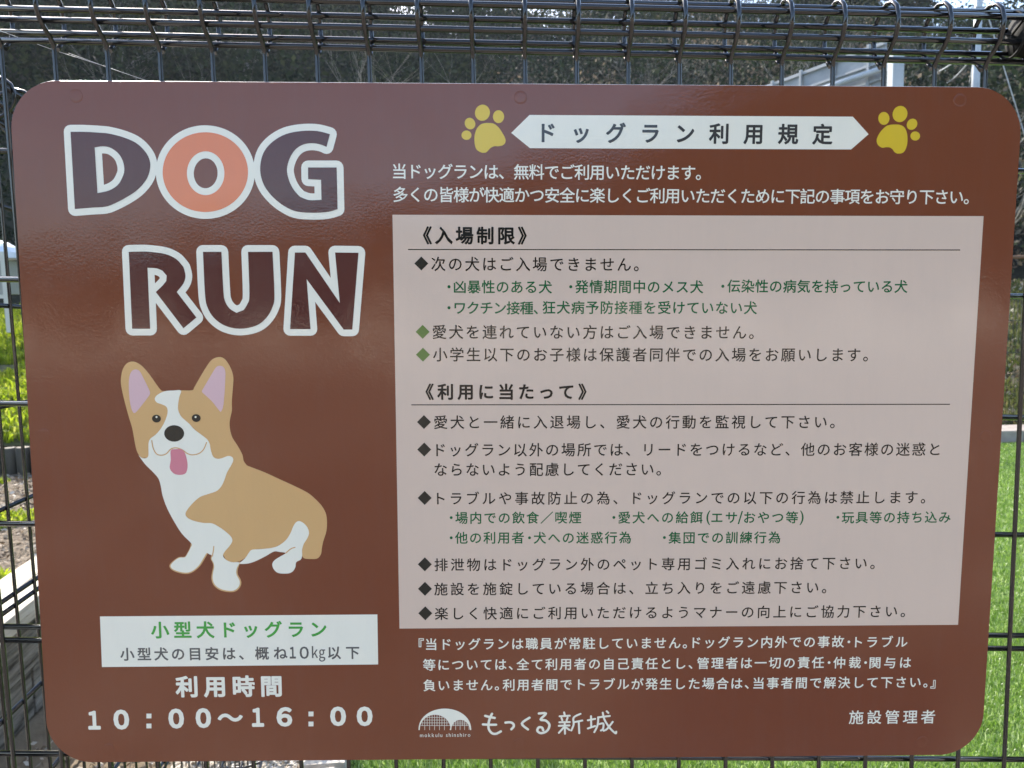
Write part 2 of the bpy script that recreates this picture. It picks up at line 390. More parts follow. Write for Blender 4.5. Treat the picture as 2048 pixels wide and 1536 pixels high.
def shape(name, P, layer, mat, parent, **k):
    V, F = union2d([P]); return flat(name, V, F, layer, mat, parent, **k)

# lettering ---------------------------------------------------------------
_gl = {}
def glyph(ch, bold=0.0):
    key = (ch, bold)
    if key in _gl: return _gl[key]
    c = bpy.data.curves.new('g', 'FONT'); c.body = ch; c.resolution_u = 3
    o = bpy.data.objects.new('g', c); col.objects.link(o)
    dg = bpy.context.evaluated_depsgraph_get(); me = bpy.data.meshes.new_from_object(o.evaluated_get(dg))
    bm = bmesh.new(); bm.from_mesh(me); bmesh.ops.remove_doubles(bm, verts=bm.verts, dist=1e-5)
    V = [(v.co.x, v.co.y) for v in bm.verts]; bm.verts.index_update()
    F = [tuple(v.index for v in f.verts) for f in bm.faces if f.calc_area() > 1e-8]
    if bold:
        S = 1.0
        polys = []
        for f in F:
            P = [V[i] for i in f]; polys.append(P)
        for e in bm.edges:
            if len(e.link_faces) == 1:
                a, b2 = [(v.co.x, v.co.y) for v in e.verts]; polys += strokes([[a, b2]], bold, n=8)
        V, F = union2d(polys)
    bm.free(); bpy.data.objects.remove(o); bpy.data.meshes.remove(me); bpy.data.curves.remove(c)
    us = {i for f in F for i in f}
    xs = [V[i][0] for i in us]; ys = [V[i][1] for i in us]
    _gl[key] = (V, F, min(xs), max(xs), min(ys), max(ys)); return _gl[key]
def place(buf, ch, bold, fx, fy):
    V, F = glyph(ch, bold)[:2]; b = len(buf[0])
    buf[0].extend((fx(x), fy(y)) for x, y in V); buf[1].extend(tuple(i + b for i in f) for f in F)
K = .00047        # metres per survey unit, only for letter heights
def run(buf, txt, x0, x1, yc, em, bold=0.0):
    """full-width letters set between two ink edges, evenly pitched"""
    a, z0 = art(x0, yc); b, z1 = art(x1, yc); zc = (z0 + z1) / 2; e = em * K
    g0, g1 = glyph(txt[0], bold), glyph(txt[-1], bold); n = len(txt)
    o = a - g0[2] * e; pitch = (b - g1[3] * e - o) / (n - 1) if n > 1 else 0
    for i, ch in enumerate(txt):
        place(buf, ch, bold, lambda x, i=i: o + i * pitch + x * e, lambda y: zc + (y - .38) * e)
def fit(buf, ch, box, bold=0.0):
    g = glyph(ch, bold); x0, y1 = art(box[0], box[1]); x1, y0 = art(box[2], box[3])
    place(buf, ch, bold, lambda x: x0 + (x - g[2]) / (g[3] - g[2]) * (x1 - x0), lambda y: y0 + (y - g[4]) / (g[5] - g[4]) * (y1 - y0))
def dot(buf, x, y, r):
    c = art(x, y); b = len(buf[0]); P = disc(c, r * K, 16); buf[0].extend(P); buf[1].append(tuple(range(b, b + 16)))
def line(name, mat, parent, layer, runs, dots=(), fits=(), **k):
    buf = ([], [])
    for a in runs: run(buf, *a)
    for a in dots: dot(buf, *a)
    for a in fits: fit(buf, *a)
    return flat(name, buf[0], buf[1], layer, mat, parent, **k)

# DOG RUN -------------------------------------------------------------------
big = [  # (letter, fill contour, hole contour, smooth) traced in sixteenths of the lettering block
 ('D', [(133,140),(200,140),(260,142),(320,146),(380,152),(470,175),(550,210),(605,260),(635,310),(643,360),(630,420),(600,470),(550,520),(480,565),(400,605),(350,620),(270,625),(160,634)], [(287,240),(340,233),(390,243),(440,280),(468,330),(477,385),(465,430),(435,480),(380,515),(305,532)]),
 ('O', ell(995,398,273,255,0,48), ell(997,405,120,140,0,40)),
 ('G', [(1792,155),(1770,237),(1735,222),(1680,213),(1620,222),(1570,255),(1535,310),(1517,380),(1530,450),(1560,510),(1600,555),(1660,577),(1738,575),(1735,447),(1653,443),(1652,368),(1835,368),(1841,635),(1780,652),(1690,658),(1580,650),(1500,615),(1430,560),(1375,490),(1348,410),(1350,330),(1375,260),(1430,200),(1510,155),(1610,135),(1710,135)], None),
 ('R', [(505,908),(580,906),(640,908),(740,922),(810,955),(855,1005),(868,1060),(855,1110),(812,1165),(938,1328),(855,1397),(678,1165),(720,1125),(745,1095),(748,1060),(720,1028),(680,1013),(625,1010),(642,1400),(527,1400)], None),
 ('U', [(980,908),(1098,908),(1110,1150),(1120,1220),(1150,1270),(1195,1298),(1240,1280),(1265,1240),(1277,1180),(1268,908),(1425,908),(1437,1180),(1425,1260),(1385,1330),(1320,1380),(1215,1400),(1120,1380),(1050,1330),(1010,1265),(993,1180)], None),
 ('N', [(1568,912),(1635,912),(1855,1235),(1825,912),(1975,914),(1935,1405),(1880,1405),(1643,1083),(1668,1402),(1537,1402)], None)]
def soften(P, ang=28, n=4):
    """smooth only the gentle bends"""
    L = len(P); out = []
    def cor(i):
        a, b, c = P[i - 1], P[i], P[(i + 1) % L]
        u = Vector((b[0] - a[0], b[1] - a[1])); v = Vector((c[0] - b[0], c[1] - b[1])); return abs(math.degrees(u.angle(v))) > ang
    C = [cor(i) for i in range(L)]
    for i in range(L):
        p1, p2 = P[i], P[(i + 1) % L]
        p0 = p1 if C[i] else P[i - 1]; p3 = p2 if C[(i + 1) % L] else P[(i + 2) % L]
        if C[i] and C[(i + 1) % L]: out.append(p1); continue
        for k in range(n):
            t = k / n
            out.append(tuple(.5 * (2 * p1[a] + (p2[a] - p0[a]) * t + (2 * p0[a] - 5 * p1[a] + 4 * p2[a] - p3[a]) * t * t + (3 * p1[a] - p0[a] - 3 * p2[a] + p3[a]) * t ** 3) for a in (0, 1)))
    return out
for li, (L, P, Hc) in enumerate(big):
    P2 = A(soften(P), 100, 220, 3.2); Hh = A(soften(Hc), 100, 220, 3.2) if Hc else None
    st = strokes([P2] + ([Hh] if Hh else []), 13.9 * K, True, 16)
    V, F = union2d(st)
    o = flat('letter', V, F, 2.0 if li % 2 else 1.4, M_white, sign, label='white outlined capital ' + L)
    V, F = union2d([P2], [Hh] if Hh else [])
    flat('letter_fill', V, F, 3.2, M_orange if L == 'O' else M_maroon, o)

# title banner and paws -------------------------------------------------------
ban = shape('title_banner', A([(1022.5, 265.8), (1059, 230), (1705.5, 233.4), (1737, 268.5), (1702, 299), (1060, 296.4)]), 1.5, M_white, sign)
line('title_lettering', M_slate, ban, 3, [('ドッグラン利用規定', 1083, 1665, 267, 43, .026)])
pw = [('yellow paw print left of the title banner', (900, 190, 5.12), [(395,287),(450,295),(500,335),(540,395),(567,450),(565,490),(540,515),(500,525),(455,525),(420,540),(395,565),(370,588),(335,592),(300,580),(270,555),(255,510),(250,450),(255,400),(275,345),(310,305),(350,290)],
       [(332,182,76,83,12),(205,293,53,60,-25),(497,222,57,66,0),(169,412,51,48,0)]),
      ('yellow paw print right of the title banner', (1370, 190, 3.413), [(1420,202),(1460,203),(1490,215),(1510,245),(1518,290),(1515,340),(1500,380),(1480,397),(1450,400),(1430,390),(1415,370),(1395,358),(1370,357),(1345,360),(1320,345),(1308,320),(1312,290),(1335,250),(1370,215),(1395,205)],
       [(1467,130,50,56,20),(1357,160,38,44,0),(1549,200,34,40,35),(1571,280,33,31,0)])]
for lab, (bx, by, s), pad, toes in pw:
    pp = shape('paw_print', A(cr(pad, 4), bx, by, s), 1.5, M_yellow, sign, label=lab)
    for t_ in toes: shape('toe_pad', A(ell(*t_), bx, by, s), 1.5, M_yellow, pp)

# introduction ------------------------------------------------------------------
line('introduction_line', M_white, sign, 1.5, [('当ドッグランは、無料でご利用いただけます。', 786, 1402, 344, 33, .010)])
line('introduction_line', M_white, sign, 1.5, [('多くの皆様が快適かつ安全に楽しくご利用いただくために下記の事項をお守り下さい。', 787, 1938, 391.5, 33, .010)])

# rules panel ---------------------------------------------------------------------
rp = shape('rules_panel', A([(785, 429.5), (1967, 432.3), (1916, 1249.5), (799, 1257)]), 1, M_cream, sign)
line('heading', M_black, rp, 2.5, [('《入場制限》', 846, 1053.5, 471, 37.5, .028)])
line('heading', M_black, rp, 2.5, [('《利用に当たって》', 851, 1173, 783.4, 35.5, .028)])
for a, b2, cc, d2 in ((816, 499, 1920, 500), (822.7, 809.7, 1899.7, 808.5)):
    shape('rule_line', A([(a, b2 - .9), (cc, d2 - .9), (cc, d2 + .9), (a, b2 + .9)]), 2, M_black, rp)
for x, y, mt in ((842.7,527,M_nose),(845.3,663.6,M_flare_olive),(846,709.3,M_flare_olive),(848,844,M_nose),(848.5,899,M_nose),(849.4,995.8,M_nose),(849.7,1128.5,M_nose),(850,1177.5,M_nose),(850.6,1226.4,M_nose)):
    shape('diamond_bullet', A([(x - 14, y), (x, y - 14), (x + 14, y), (x, y + 14)]), 2, mt, rp, label='black diamond bullet with olive lens flare tint painted in' if mt is M_flare_olive else None)
for txt, x0, x1, yc, em in (
    ('次の犬はご入場できません。', 862.6, 1277.5, 528.3, 31.5),
    ('愛犬を連れていない方はご入場できません。', 865, 1507.7, 664.3, 31.5),
    ('小学生以下のお子様は保護者同伴での入場をお願いします。', 866, 1736, 709.3, 31.5),
    ('愛犬と一緒に入退場し、愛犬の行動を監視して下さい。', 868, 1669.5, 844, 31),
    ('ドッグラン以外の場所では、リードをつけるなど、他のお客様の迷惑と', 872.5, 1879, 899, 31),
    ('ならないよう配慮してください。', 869, 1322, 938.7, 31),
    ('トラブルや事故防止の為、ドッグランでの以下の行為は禁止します。', 874, 1850.5, 995.6, 30.5),
    ('排泄物はドッグラン外のペット専用ゴミ入れにお捨て下さい。', 869, 1749.4, 1127.8, 30.5),
    ('施設を施錠している場合は、立ち入りをご遠慮下さい。', 868.5, 1652.7, 1176.2, 30.5),
    ('楽しく快適にご利用いただけるようマナーの向上にご協力下さい。', 869.6, 1810, 1224.6, 30.5)):
    line('rule_text', M_black, rp, 2, [(txt, x0, x1, yc, em, .009)])
GB = .015
for runs, dots in (
    ([('凶暴性のある犬', 907.7, 1104, 573.7, 29, GB)], [(898, 573.5, 3.3)]),
    ([('発情期間中のメス犬', 1150, 1406.6, 573.5, 29, GB)], [(1141.5, 573.5, 3.3)]),
    ([('伝染性の病気を持っている犬', 1454.4, 1815, 572.6, 29, GB)], [(1445.6, 572.5, 3.3)]),
    ([('ワクチン接種、', 909, 1076, 615.8, 29, GB), ('狂犬病予防接種を受けていない犬', 1085, 1514, 615.2, 29, GB)], [(898, 615.5, 3.3)]),
    ([('場内での飲食／喫煙', 910.6, 1162.6, 1035.3, 28, GB)], [(902.4, 1035.2, 3.2)]),
    ([('愛犬への給餌', 1236.5, 1405, 1034.8, 28, GB), ('エサ', 1422.7, 1474, 1034.8, 28, GB), ('おやつ等', 1488, 1596, 1034.8, 28, GB)], [(1227.7, 1034.8, 3.2)]),
    ([('玩具等の持ち込み', 1683.5, 1901, 1034.5, 28, GB)], [(1675.6, 1034.5, 3.2)]),
    ([('他の利用者', 910, 1047.8, 1075.3, 28, GB), ('犬への迷惑行為', 1067.4, 1262, 1075.2, 28, GB)], [(902.4, 1075.4, 3.2), (1059, 1075.4, 3.2)]),
    ([('集団での訓練行為', 1337, 1560.5, 1075, 28, GB)], [(1328.7, 1075, 3.2)])):
    fits = [('(', (1413, 1021, 1420, 1050), .008), ('/', (1476, 1022, 1485, 1048), .004), (')', (1600, 1021, 1606.5, 1050), .008)] if runs[0][0] == '愛犬への給餌' else ()
    line('prohibited_item_text', M_green, rp, 2, runs, dots, fits)

# disclaimer -------------------------------------------------------------------------
DB = .013
line('disclaimer_line', M_white, sign, 1.5, [('『', 837.4, 848, 1288.8, 29, DB), ('当ドッグランは職員が常駐していません。', 852, 1374, 1286.9, 28.5, DB), ('ドッグラン内外での事故', 1385, 1688, 1284, 28.5, DB), ('トラブル', 1710, 1814.8, 1283.6, 28.5, DB)], [(1697.6, 1283.6, 3)])
line('disclaimer_line', M_white, sign, 1.5, [('等については、', 846, 1025.5, 1329, 28.5, DB), ('全て利用者の自己責任とし、', 1033, 1385, 1327.5, 28.5, DB), ('管理者は一切の責任', 1394, 1648, 1325.5, 28.5, DB), ('仲裁', 1666.5, 1721.6, 1325, 28.5, DB), ('関与は', 1739, 1822, 1325, 28.5, DB)], [(1658, 1325, 3), (1731, 1325, 3)])
line('disclaimer_line', M_white, sign, 1.5, [('負いません。', 846.8, 998, 1370, 28.5, DB), ('利用者間でトラブルが発生した場合は、', 1005.3, 1497.5, 1368, 28.5, DB), ('当事者間で解決して下さい。', 1506.8, 1855, 1365, 28.5, DB), ('』', 1861, 1872, 1365, 29, DB)])
line('manager_lettering', M_white, sign, 1.5, [('施設管理者', 1698, 1870, 1433.8, 34, .010)])

# size plate and hours ----------------------------------------------------------------
sp = shape('size_label', A([(200, 1232.8), (754.7, 1228.8), (756.3, 1328.8), (204, 1334)]), 1, M_white, sign)
line('size_heading', M_lgreen, sp, 2, [('小型犬ドッグラン', 302, 653, 1259, 39.5, .026)])
line('size_text', M_grey, sp, 2, [('小型犬の目安は、', 240.6, 487.5, 1307.5, 31, .022), ('概ね', 510, 575, 1306, 31, .022), ('以下', 656, 718.7, 1305, 31, .022)],
     fits=[('１', (579, 1293.5, 592, 1317), .03), ('０', (599, 1293, 618, 1317.5), .02), ('㎏', (623.5, 1292, 651, 1323), .003)])
line('hours_heading', M_white, sign, 1.5, [('利用時間', 351, 563.4, 1372.5, 50, .034)])
for ch, box, bo in (
    ('１', (175, 1421.5, 202, 1459), .045), ('０', (226, 1419, 259.5, 1459), .05), ('０', (336, 1417, 369, 1457), .05), ('０', (390.5, 1416, 423, 1456), .05),
    ('～', (435, 1427, 486, 1443), .03), ('１', (503, 1415.5, 528.5, 1453.5), .045), ('６', (552.5, 1414, 585, 1453), .045), ('０', (660, 1413, 692.5, 1452), .05), ('０', (713, 1413, 745.5, 1452), .05)):
    line('hours_digit', M_white, sign, 1.5, [], fits=[(ch, box, bo)])
for x0, yt in ((293, 1427), (617, 1423)):
    for yy in (yt, yt + 20): shape('colon_dot', A([(x0, yy), (x0 + 10, yy), (x0 + 10, yy + 9.5), (x0, yy + 9.5)]), 1.5, M_white, sign)

# logo -----------------------------------------------------------------------------------
LB = (800, 1390, 4.267)
def dome(xa, xb, yb, yt, n=24):
    c, r = (xa + xb) / 2, (xb - xa) / 2; return [(c - r * math.cos(math.pi * k / n), yb - (yb - yt) * math.sin(math.pi * k / n) ** .92) for k in range(n + 1)]
out_ = dome(158, 608, 298, 115)
V, F = union2d([A(out_, *LB)], [A([(168, 300)] + dome(168, 432, 300, 168, 20)[1:-1] + [(424, 300)], *LB), A([(436, 300), (440, 270), (462, 232), (488, 216), (515, 211), (548, 218), (575, 238), (590, 265), (598, 300)], *LB)])
lg = flat('dome_emblem', V, F, 1.5, M_white, sign, label='white double dome emblem')
gp = []
def inside(x, lo, hi, top): c, r = (lo + hi) / 2, (hi - lo) / 2; u = (x - c) / r; return 300 - (300 - top) * math.sqrt(max(0, 1 - u * u)) if abs(u) < 1 else None
for x in range(190, 415, 21):
    y = inside(x, 168, 432, 168)
    if y: gp.append([(x, y), (x, 298 if (x - 190) % 42 == 21 or x in (253, 337) else 262)])
for x in range(456, 590, 19):
    y = inside(x, 436, 600, 212)
    if y: gp.append([(x, y), (x, 296 if (x - 456) % 38 == 19 else 262)])
for y in (190, 213, 237, 260):
    u = math.sqrt(max(0, 1 - ((300 - y) / 132) ** 2)) * 132; gp.append([(300 - u, y), (300 + u, y)])
for y in (230, 246, 260):
    u = math.sqrt(max(0, 1 - ((300 - y) / 90) ** 2)) * 78; gp.append([(517 - u, y), (517 + u, y)])
V, F = union2d(strokes([A(P, *LB) for P in gp], .42 * K, n=6)); flat('emblem_grid', V, F, 1.5, M_white, lg)
hand = [[(785,160),(770,190),(756,240),(758,290),(785,325),(820,330),(860,310)],[(727,177),(765,187),(808,195)],[(708,250),(760,253),(820,253)],
 [(900,235),(940,232),(966,245),(970,268),(950,292)],[(1105,193),(1040,243),(1092,293)],
 [(1185,157),(1245,157),(1200,208),(1245,218),(1275,255),(1255,305),(1205,325),(1172,305),(1185,275),(1212,278),(1222,300)],
 [(1400,148),(1405,168)],[(1362,181),(1448,176)],[(1378,195),(1385,215)],[(1430,192),(1422,215)],[(1360,232),(1448,230)],[(1355,262),(1446,259)],[(1405,238),(1408,330)],[(1395,278),(1356,322)],[(1420,278),(1446,298)],
 [(1540,160),(1482,192),(1482,250),(1462,302)],[(1482,232),(1555,217)],[(1525,228),(1530,325)],
 [(1630,180),(1632,275)],[(1603,215),(1665,203)],[(1603,285),(1665,264)],[(1690,190),(1790,178)],[(1692,195),(1685,260),(1658,316)],[(1702,247),(1735,243),(1732,288),(1714,302)],[(1730,150),(1745,210),(1790,280),(1838,326),(1845,312)],[(1815,228),(1768,288),(1738,304)],[(1764,138),(1778,152)]]
thin = {i for i in range(6, 27)}
V, F = union2d(sum([strokes([A(cr(P, 4, False) if len(P) > 2 else P, *LB)], (9.3 if i in thin else 11.5) / 4.267 * K, n=12) for i, P in enumerate(hand)], []))
flat('place_name_lettering', V, F, 1.5, M_white, sign)
buf = ([], []); word = 'mokkulu shinshiro'; adv = 0; pos = []
for ch in word:
    if ch == ' ': adv += .48; continue
    g = glyph(ch, .004); pos.append((ch, adv - g[2])); adv += g[3] - g[2] + .24
s = (art(940.7, 1470)[0] - art(840, 1470)[0]) / (adv - .24); o0 = art(840, 1470)[0]; zb = art(890, 1473.6)[1]
for ch, a in pos: place(buf, ch, .004, lambda x, a=a: o0 + (x + a) * s, lambda y: zb + y * s * 1.12)
flat('logo_lettering', buf[0], buf[1], 1.5, M_white, sign)

# dog picture ------------------------------------------------------------------------------
HB = (220, 690, 4.267)
def B(P): return [(x, y + 896) for x, y in P]
tan = cr([(435,385),(400,340),(340,255),(280,185),(225,148),(178,142),(135,165),(105,220),(93,300),(100,370),(125,480),(160,610),(190,710),(210,820),(225,890),(245,935),(270,962),(310,965),(370,1010),(470,1130),(560,1330),(600,1470),(700,1560),(850,1600)] +
 B([(880,760),(900,840),(965,895),(990,935),(1040,957),(1100,950),(1160,915),(1215,852),(1380,838),(1490,800),(1600,860),(1640,905),(1660,925),(1720,930),(1770,925),(1800,890),(1808,840),(1820,780),(1845,700),(1852,630),(1845,550),(1810,480),(1750,415),(1680,360),(1560,300),(1450,250),(1320,190),(1190,140)]) +
 [(1165,1022),(1140,985),(1130,935),(1090,860),(1045,790),(1025,720),(1022,650),(1040,560),(1040,480),(1050,350),(1052,270),(1030,195),(985,125),(935,102),(870,125),(820,190),(760,290),(720,360),(700,386),(600,387),(500,390),(455,392)], 4)
dogp = shape('dog_picture', A(tan, *HB), 1, M_tan, sign, label='tan and white corgi picture')
wh = cr(B([(245,43),(300,120),(370,190),(415,245),(435,310),(450,390),(490,500),(560,630),(620,720),(695,797),(690,830),(665,880),(640,915),(590,920),(540,955),(518,990),(540,1018),(600,1040),(660,1046),(710,1028),(760,983),(800,920),(826,880),(848,889),(872,902),(868,930),(885,965),(890,1000),(880,1050),(878,1100),(897,1150),(950,1187),(1030,1202),(1078,1188),(1106,1150),(1105,1110),(1080,1060),(1082,1010),(1103,960),(1040,957),(990,935),(965,900),(985,860),(1020,820),(1045,775),(1030,735),(980,690),(930,655),(870,625),(800,622),(720,605),(665,580),(645,548),(660,510),(710,450),(770,400),(840,375),(910,350),(950,310),(975,260),(1000,190),(1035,130),(1052,90),(1045,62),(1010,50),(960,68),(920,75),(885,60),(868,25)]) +
 [(858,880),(852,845),(830,805),(780,765),(720,720),(680,675),(640,640),(605,605),(583,555),(583,500),(593,440),(606,388),(540,388),(480,392),(430,410),(395,435),(383,462),(400,490),(440,505),(480,525),(493,560),(485,610),(460,670),(430,720),(390,765),(345,800),(330,840),(330,900),(328,945),(310,965),(270,962)], 4)
legs = [[(x, y) for x, y in B([(698,797),(690,835),(665,885),(640,917),(590,920),(540,955),(514,990),(540,1022),(600,1044),(660,1050),(710,1032),(764,985),(804,922),(828,880)])],
        B([(888,822),(885,860),(872,905),(868,930),(885,965),(888,1000),(877,1050),(873,1100),(893,1152),(948,1192),(1032,1206),(1082,1192),(1112,1150),(1110,1108),(1084,1060),(1086,1010),(1106,958)])]
V, F = union2d(strokes([A(cr(P, 3, False), *HB) for P in legs], 7.5 / 4.267 * K, n=8)); flat('leg_outline', V, F, 1.6, M_tan, dogp)
o = shape('white_coat', A(wh, *HB), 2.3, M_white, dogp)
wh2 = cr(B([(1105,970),(1130,945),(1160,915),(1190,870),(1215,850),(1290,845),(1380,835),(1440,815),(1500,770),(1540,710),(1565,650),(1590,615),(1620,607),(1660,630),(1690,670),(1698,715),(1680,760),(1655,800),(1640,850),(1640,900),(1628,935),(1590,957),(1582,1000),(1560,1035),(1520,1053),(1440,1050),(1400,1020),(1385,975),(1405,940),(1450,910),(1500,879),(1450,870),(1400,866),(1330,905),(1250,945),(1180,968)]), 4)
shape('white_coat', A(wh2, *HB), 1.9, M_white, dogp)
V, F = union2d(strokes([A(cr(P, 4, False), *HB) for P in ([(358,815),(370,880),(400,930),(445,940),(485,925),(520,888),(565,877),(620,895),(660,925),(705,937),(760,925),(800,890),(825,832)], B([(1503,877),(1545,842),(1580,830)]), B([(887,822),(883,860),(874,905)]))], 5 / 4.267 * K, n=8))
flat('mouth_line', V, F, 3, M_tan, dogp)
shape('tongue', A(cr([(520,900),(560,888),(610,890),(640,920),(660,990),(662,1050),(645,1095),(595,1108),(545,1095),(512,1050),(520,980)], 4), *HB), 3.6, M_tongue, dogp)
shape('nose', A(ell(549, 754, 85, 70), *HB), 3.4, M_nose, dogp)
for x, y, hx, hy in ((398, 628, 399, 614), (737, 623, 732, 614)):
    e = shape('eye', A(ell(x, y, 38, 33, 8), *HB), 3.4, M_nose, dogp); shape('glint', A(ell(hx, hy, 8.5, 8.5, 0, 12), *HB), 4.2, M_white, e)
for P in ([(220,208),(255,225),(290,290),(325,360),(343,410),(325,445),(260,530),(225,570),(208,580),(190,560),(170,480),(162,370),(165,280),(185,225)], [(940,177),(970,190),(985,230),(983,330),(975,450),(965,530),(947,568),(930,555),(870,480),(800,415),(785,395),(800,365),(850,280),(895,205),(915,183)]):
    shape('inner_ear', A(cr(P, 4), *HB), 2, M_pink, dogp)

# fixing rivets under the film
for x, y in ((152, 192), (1041, 195), (1920, 200), (88, 870), (1972, 873), (217, 1499), (1038, 1488), (1845, 1484)):
    cx, cz = art(x, y); V = []; F = []; n = 28
    prof = [(.0062, 0), (.0060, -.00020), (.0057, -.00022), (.0054, -.00009), (.0051, -.00018), (.0048, -.00020), (.0015, -.00022)]
    for r, yy in prof: V += [(cx + r * math.cos(2 * math.pi * k / n), yy, cz + r * math.sin(2 * math.pi * k / n)) for k in range(n)]
    for l in range(len(prof) - 1): F += [(l * n + k, l * n + (k + 1) % n, (l + 1) * n + (k + 1) % n, (l + 1) * n + k) for k in range(n)]
    F.append(tuple((len(prof) - 1) * n + k for k in range(n)))
    me = bpy.data.meshes.new('rivet'); me.from_pydata(V, [], F); me.update()
    bm = bmesh.new(); bm.from_mesh(me)
    bmesh.ops.recalc_face_normals(bm, faces=bm.faces)
    if sum(f.normal.y for f in bm.faces) > 0: bmesh.ops.reverse_faces(bm, faces=bm.faces)
    bm.to_mesh(me); bm.free(); me.polygons.foreach_set('use_smooth', [True] * len(me.polygons))
    obj('rivet', me, M_brown, sign)

# ---------------------------------------------------------------- timber edging by the side fence
M_wood = noise_mat('weathered_timber', [(.36, (.035, .028, .02)), (.44, (.17, .145, .11)), (.56, (.29, .25, .20)), (.7, (.42, .37, .30))], 4.0, .85, 1.0, .02, 9, (11, 1, 11), bscale=6)
M_cap = noise_mat('bleached_timber', [(.36, (.22, .17, .12)), (.43, (.46, .39, .30)), (.58, (.60, .53, .43)), (.75, (.68, .62, .53))], 4.0, .8, .8, .006, 9, (14, 1, 14), bscale=9)
te = empty('timber_edging', (-1.47, .75, 0), math.atan2(.13, 1), label='weathered timber retaining edge with bleached top planks left of the side fence', cat='edging')
for i in range(4):
    L = 1.9; y = -1.0 + L * (i + .5) - .4
    for nm, xx, zz, wx, hz, mt in (('plank', -.054, .367, .106, .064, M_cap), ('plank', -.167, .365, .108, .064, M_cap), ('beam', -.108, .252, .20, .158, M_wood), ('beam', -.114, .088, .20, .160, M_wood)):
        m = MB(); m.box((0, 0, 0), (wx, L - .008, hz)); me = bevel(m.mesh(nm), .006, 2)
        obj(nm, me, mt, te, (xx + random.uniform(-.003, .003), y + (.5 if nm == 'beam' and zz < .2 else 0), zz))
# short log palisade holding the bank
M_log = noise_mat('grey_log', [(.25, (.03, .025, .02)), (.5, (.08, .07, .055)), (.75, (.16, .14, .11))], 9.0, .9, .9, .015, 8, (1, 1, .15))
M_logtop = noise_mat('log_top', [(.3, (.26, .21, .15)), (.7, (.50, .43, .33))], 30.0, .85, .5, .006)
le = empty('log_edging', (0, 5.62, 0), label='row of short upright grey logs holding up the grass bank at left', cat='edging')
x = -8.6; k = 0
while x < -1.5:
    d = random.uniform(.085, .125); hh = random.uniform(.26, .30); m = MB(); m.tube([(0, 0, -.05), (0, 0, hh - .01), (0, 0, hh)], [d / 2, d / 2, d / 2 - .008], 12)
    me = m.mesh('log'); me.materials.append(M_log); me.materials.append(M_logtop)
    for p in me.polygons:
        if p.normal.z > .8 and p.center.z > .1: p.material_index = 1
    obj('log', me, None, le, (x + d / 2, random.uniform(-.015, .015), 0)); x += d + .012
# concrete kerb at the far edge of the turf
M_conc = noise_mat('pinkish_concrete', [(.3, (.30, .25, .21)), (.7, (.46, .39, .33))], 8.0, .85, .4, .004)
ke = empty('concrete_kerb', (0, 6.33, 0), label='pale concrete kerb between turf and far fence at right', cat='kerb')
km = MB(); km.box((0, 0, .05), (.594, .34, .11)); km = bevel(km.mesh('kerb_stone'), .008)
for k in range(16): obj('kerb_stone', km, M_conc, ke, (.3 + k * .6, 0, 0))
# pale stones between gravel and turf
M_stone = noise_mat('pale_stone', [(.3, (.36, .32, .27)), (.55, (.52, .47, .40)), (.75, (.66, .61, .54))], 9.0, .85, .8, .01)
se = empty('stone_edging', (0, 0, 0), label='row of pale irregular stones between gravel path and green turf', cat='edging')
y = .05
while y < 5.9:
    L = random.uniform(.14, .24); m = MB(); m.box((0, 0, 0), (.13, L - .012, .06)); me = bevel(m.mesh('stone'), .018, 2)
    for v in me.vertices: v.co += Vector((random.uniform(-.006, .006), random.uniform(-.006, .006), random.uniform(-.005, .005)))
    obj('stone', me, M_stone, se, (-.565 + random.uniform(-.01, .01), y + L / 2, .016), (0, 0, random.uniform(-.06, .06))); y += L

# pebbles, turf, weeds (nobody could count them)
def tris_cloud(C, size, aspect=.5, up=0.0, seed=1):
    r = np.random.default_rng(seed); n = len(C); a = r.normal(size=(n, 3)); a[:, 2] += up; a /= np.linalg.norm(a, axis=1)[:, None]
    b = np.cross(a, r.normal(size=(n, 3))); b /= np.linalg.norm(b, axis=1)[:, None]; s = (size * r.uniform(.6, 1.3, n))[:, None]
    V = np.stack([C - b * s * aspect * .5, C + b * s * aspect * .5, C + a * s], 1).reshape(-1, 3)
    return V, np.arange(3 * n).reshape(-1, 3)
def leaves(C, size, aspect=.45, seed=1):
    """diamond leaves: two triangles with a fold"""
    r = np.random.default_rng(seed); n = len(C); a = r.normal(size=(n, 3)); a /= np.linalg.norm(a, axis=1)[:, None]
    b = np.cross(a, r.normal(size=(n, 3))); b /= np.linalg.norm(b, axis=1)[:, None]; s = (size * r.uniform(.6, 1.3, n))[:, None]
    V = np.stack([C, C + a * s * .5 + b * s * aspect * .5, C + a * s, C + a * s * .5 - b * s * aspect * .5], 1).reshape(-1, 3)
    return V, np.arange(4 * n).reshape(-1, 4)
def blades(X, Y, Z, h, wd, lean=.35, seed=1):
    r = np.random.default_rng(seed); n = len(X); th = r.uniform(0, 6.28, n); la = r.uniform(0, 6.28, n); ll = r.uniform(.1, 1, n) * lean
    hh = h * r.uniform(.6, 1.3, n); w_ = wd * r.uniform(.7, 1.3, n) / 2; Pz = np.zeros(n)
    base = np.stack([X, Y, Z], 1); d = np.stack([np.cos(th) * w_, np.sin(th) * w_, Pz], 1)
    l1 = np.stack([np.cos(la) * ll * hh * .35, np.sin(la) * ll * hh * .35, hh * .6], 1); l2 = np.stack([np.cos(la) * ll * hh, np.sin(la) * ll * hh, hh * (1 - .3 * ll)], 1)
    V = np.stack([base - d, base + d, base + l1 + d * .8, base + l1 - d * .8, base + l2], 1).reshape(-1, 3)
    i = np.arange(n)[:, None] * 5
    F = np.concatenate([i + [0, 1, 2], i + [0, 2, 3], i + [3, 2, 4]], 1).reshape(-1, 3)
    return V, F
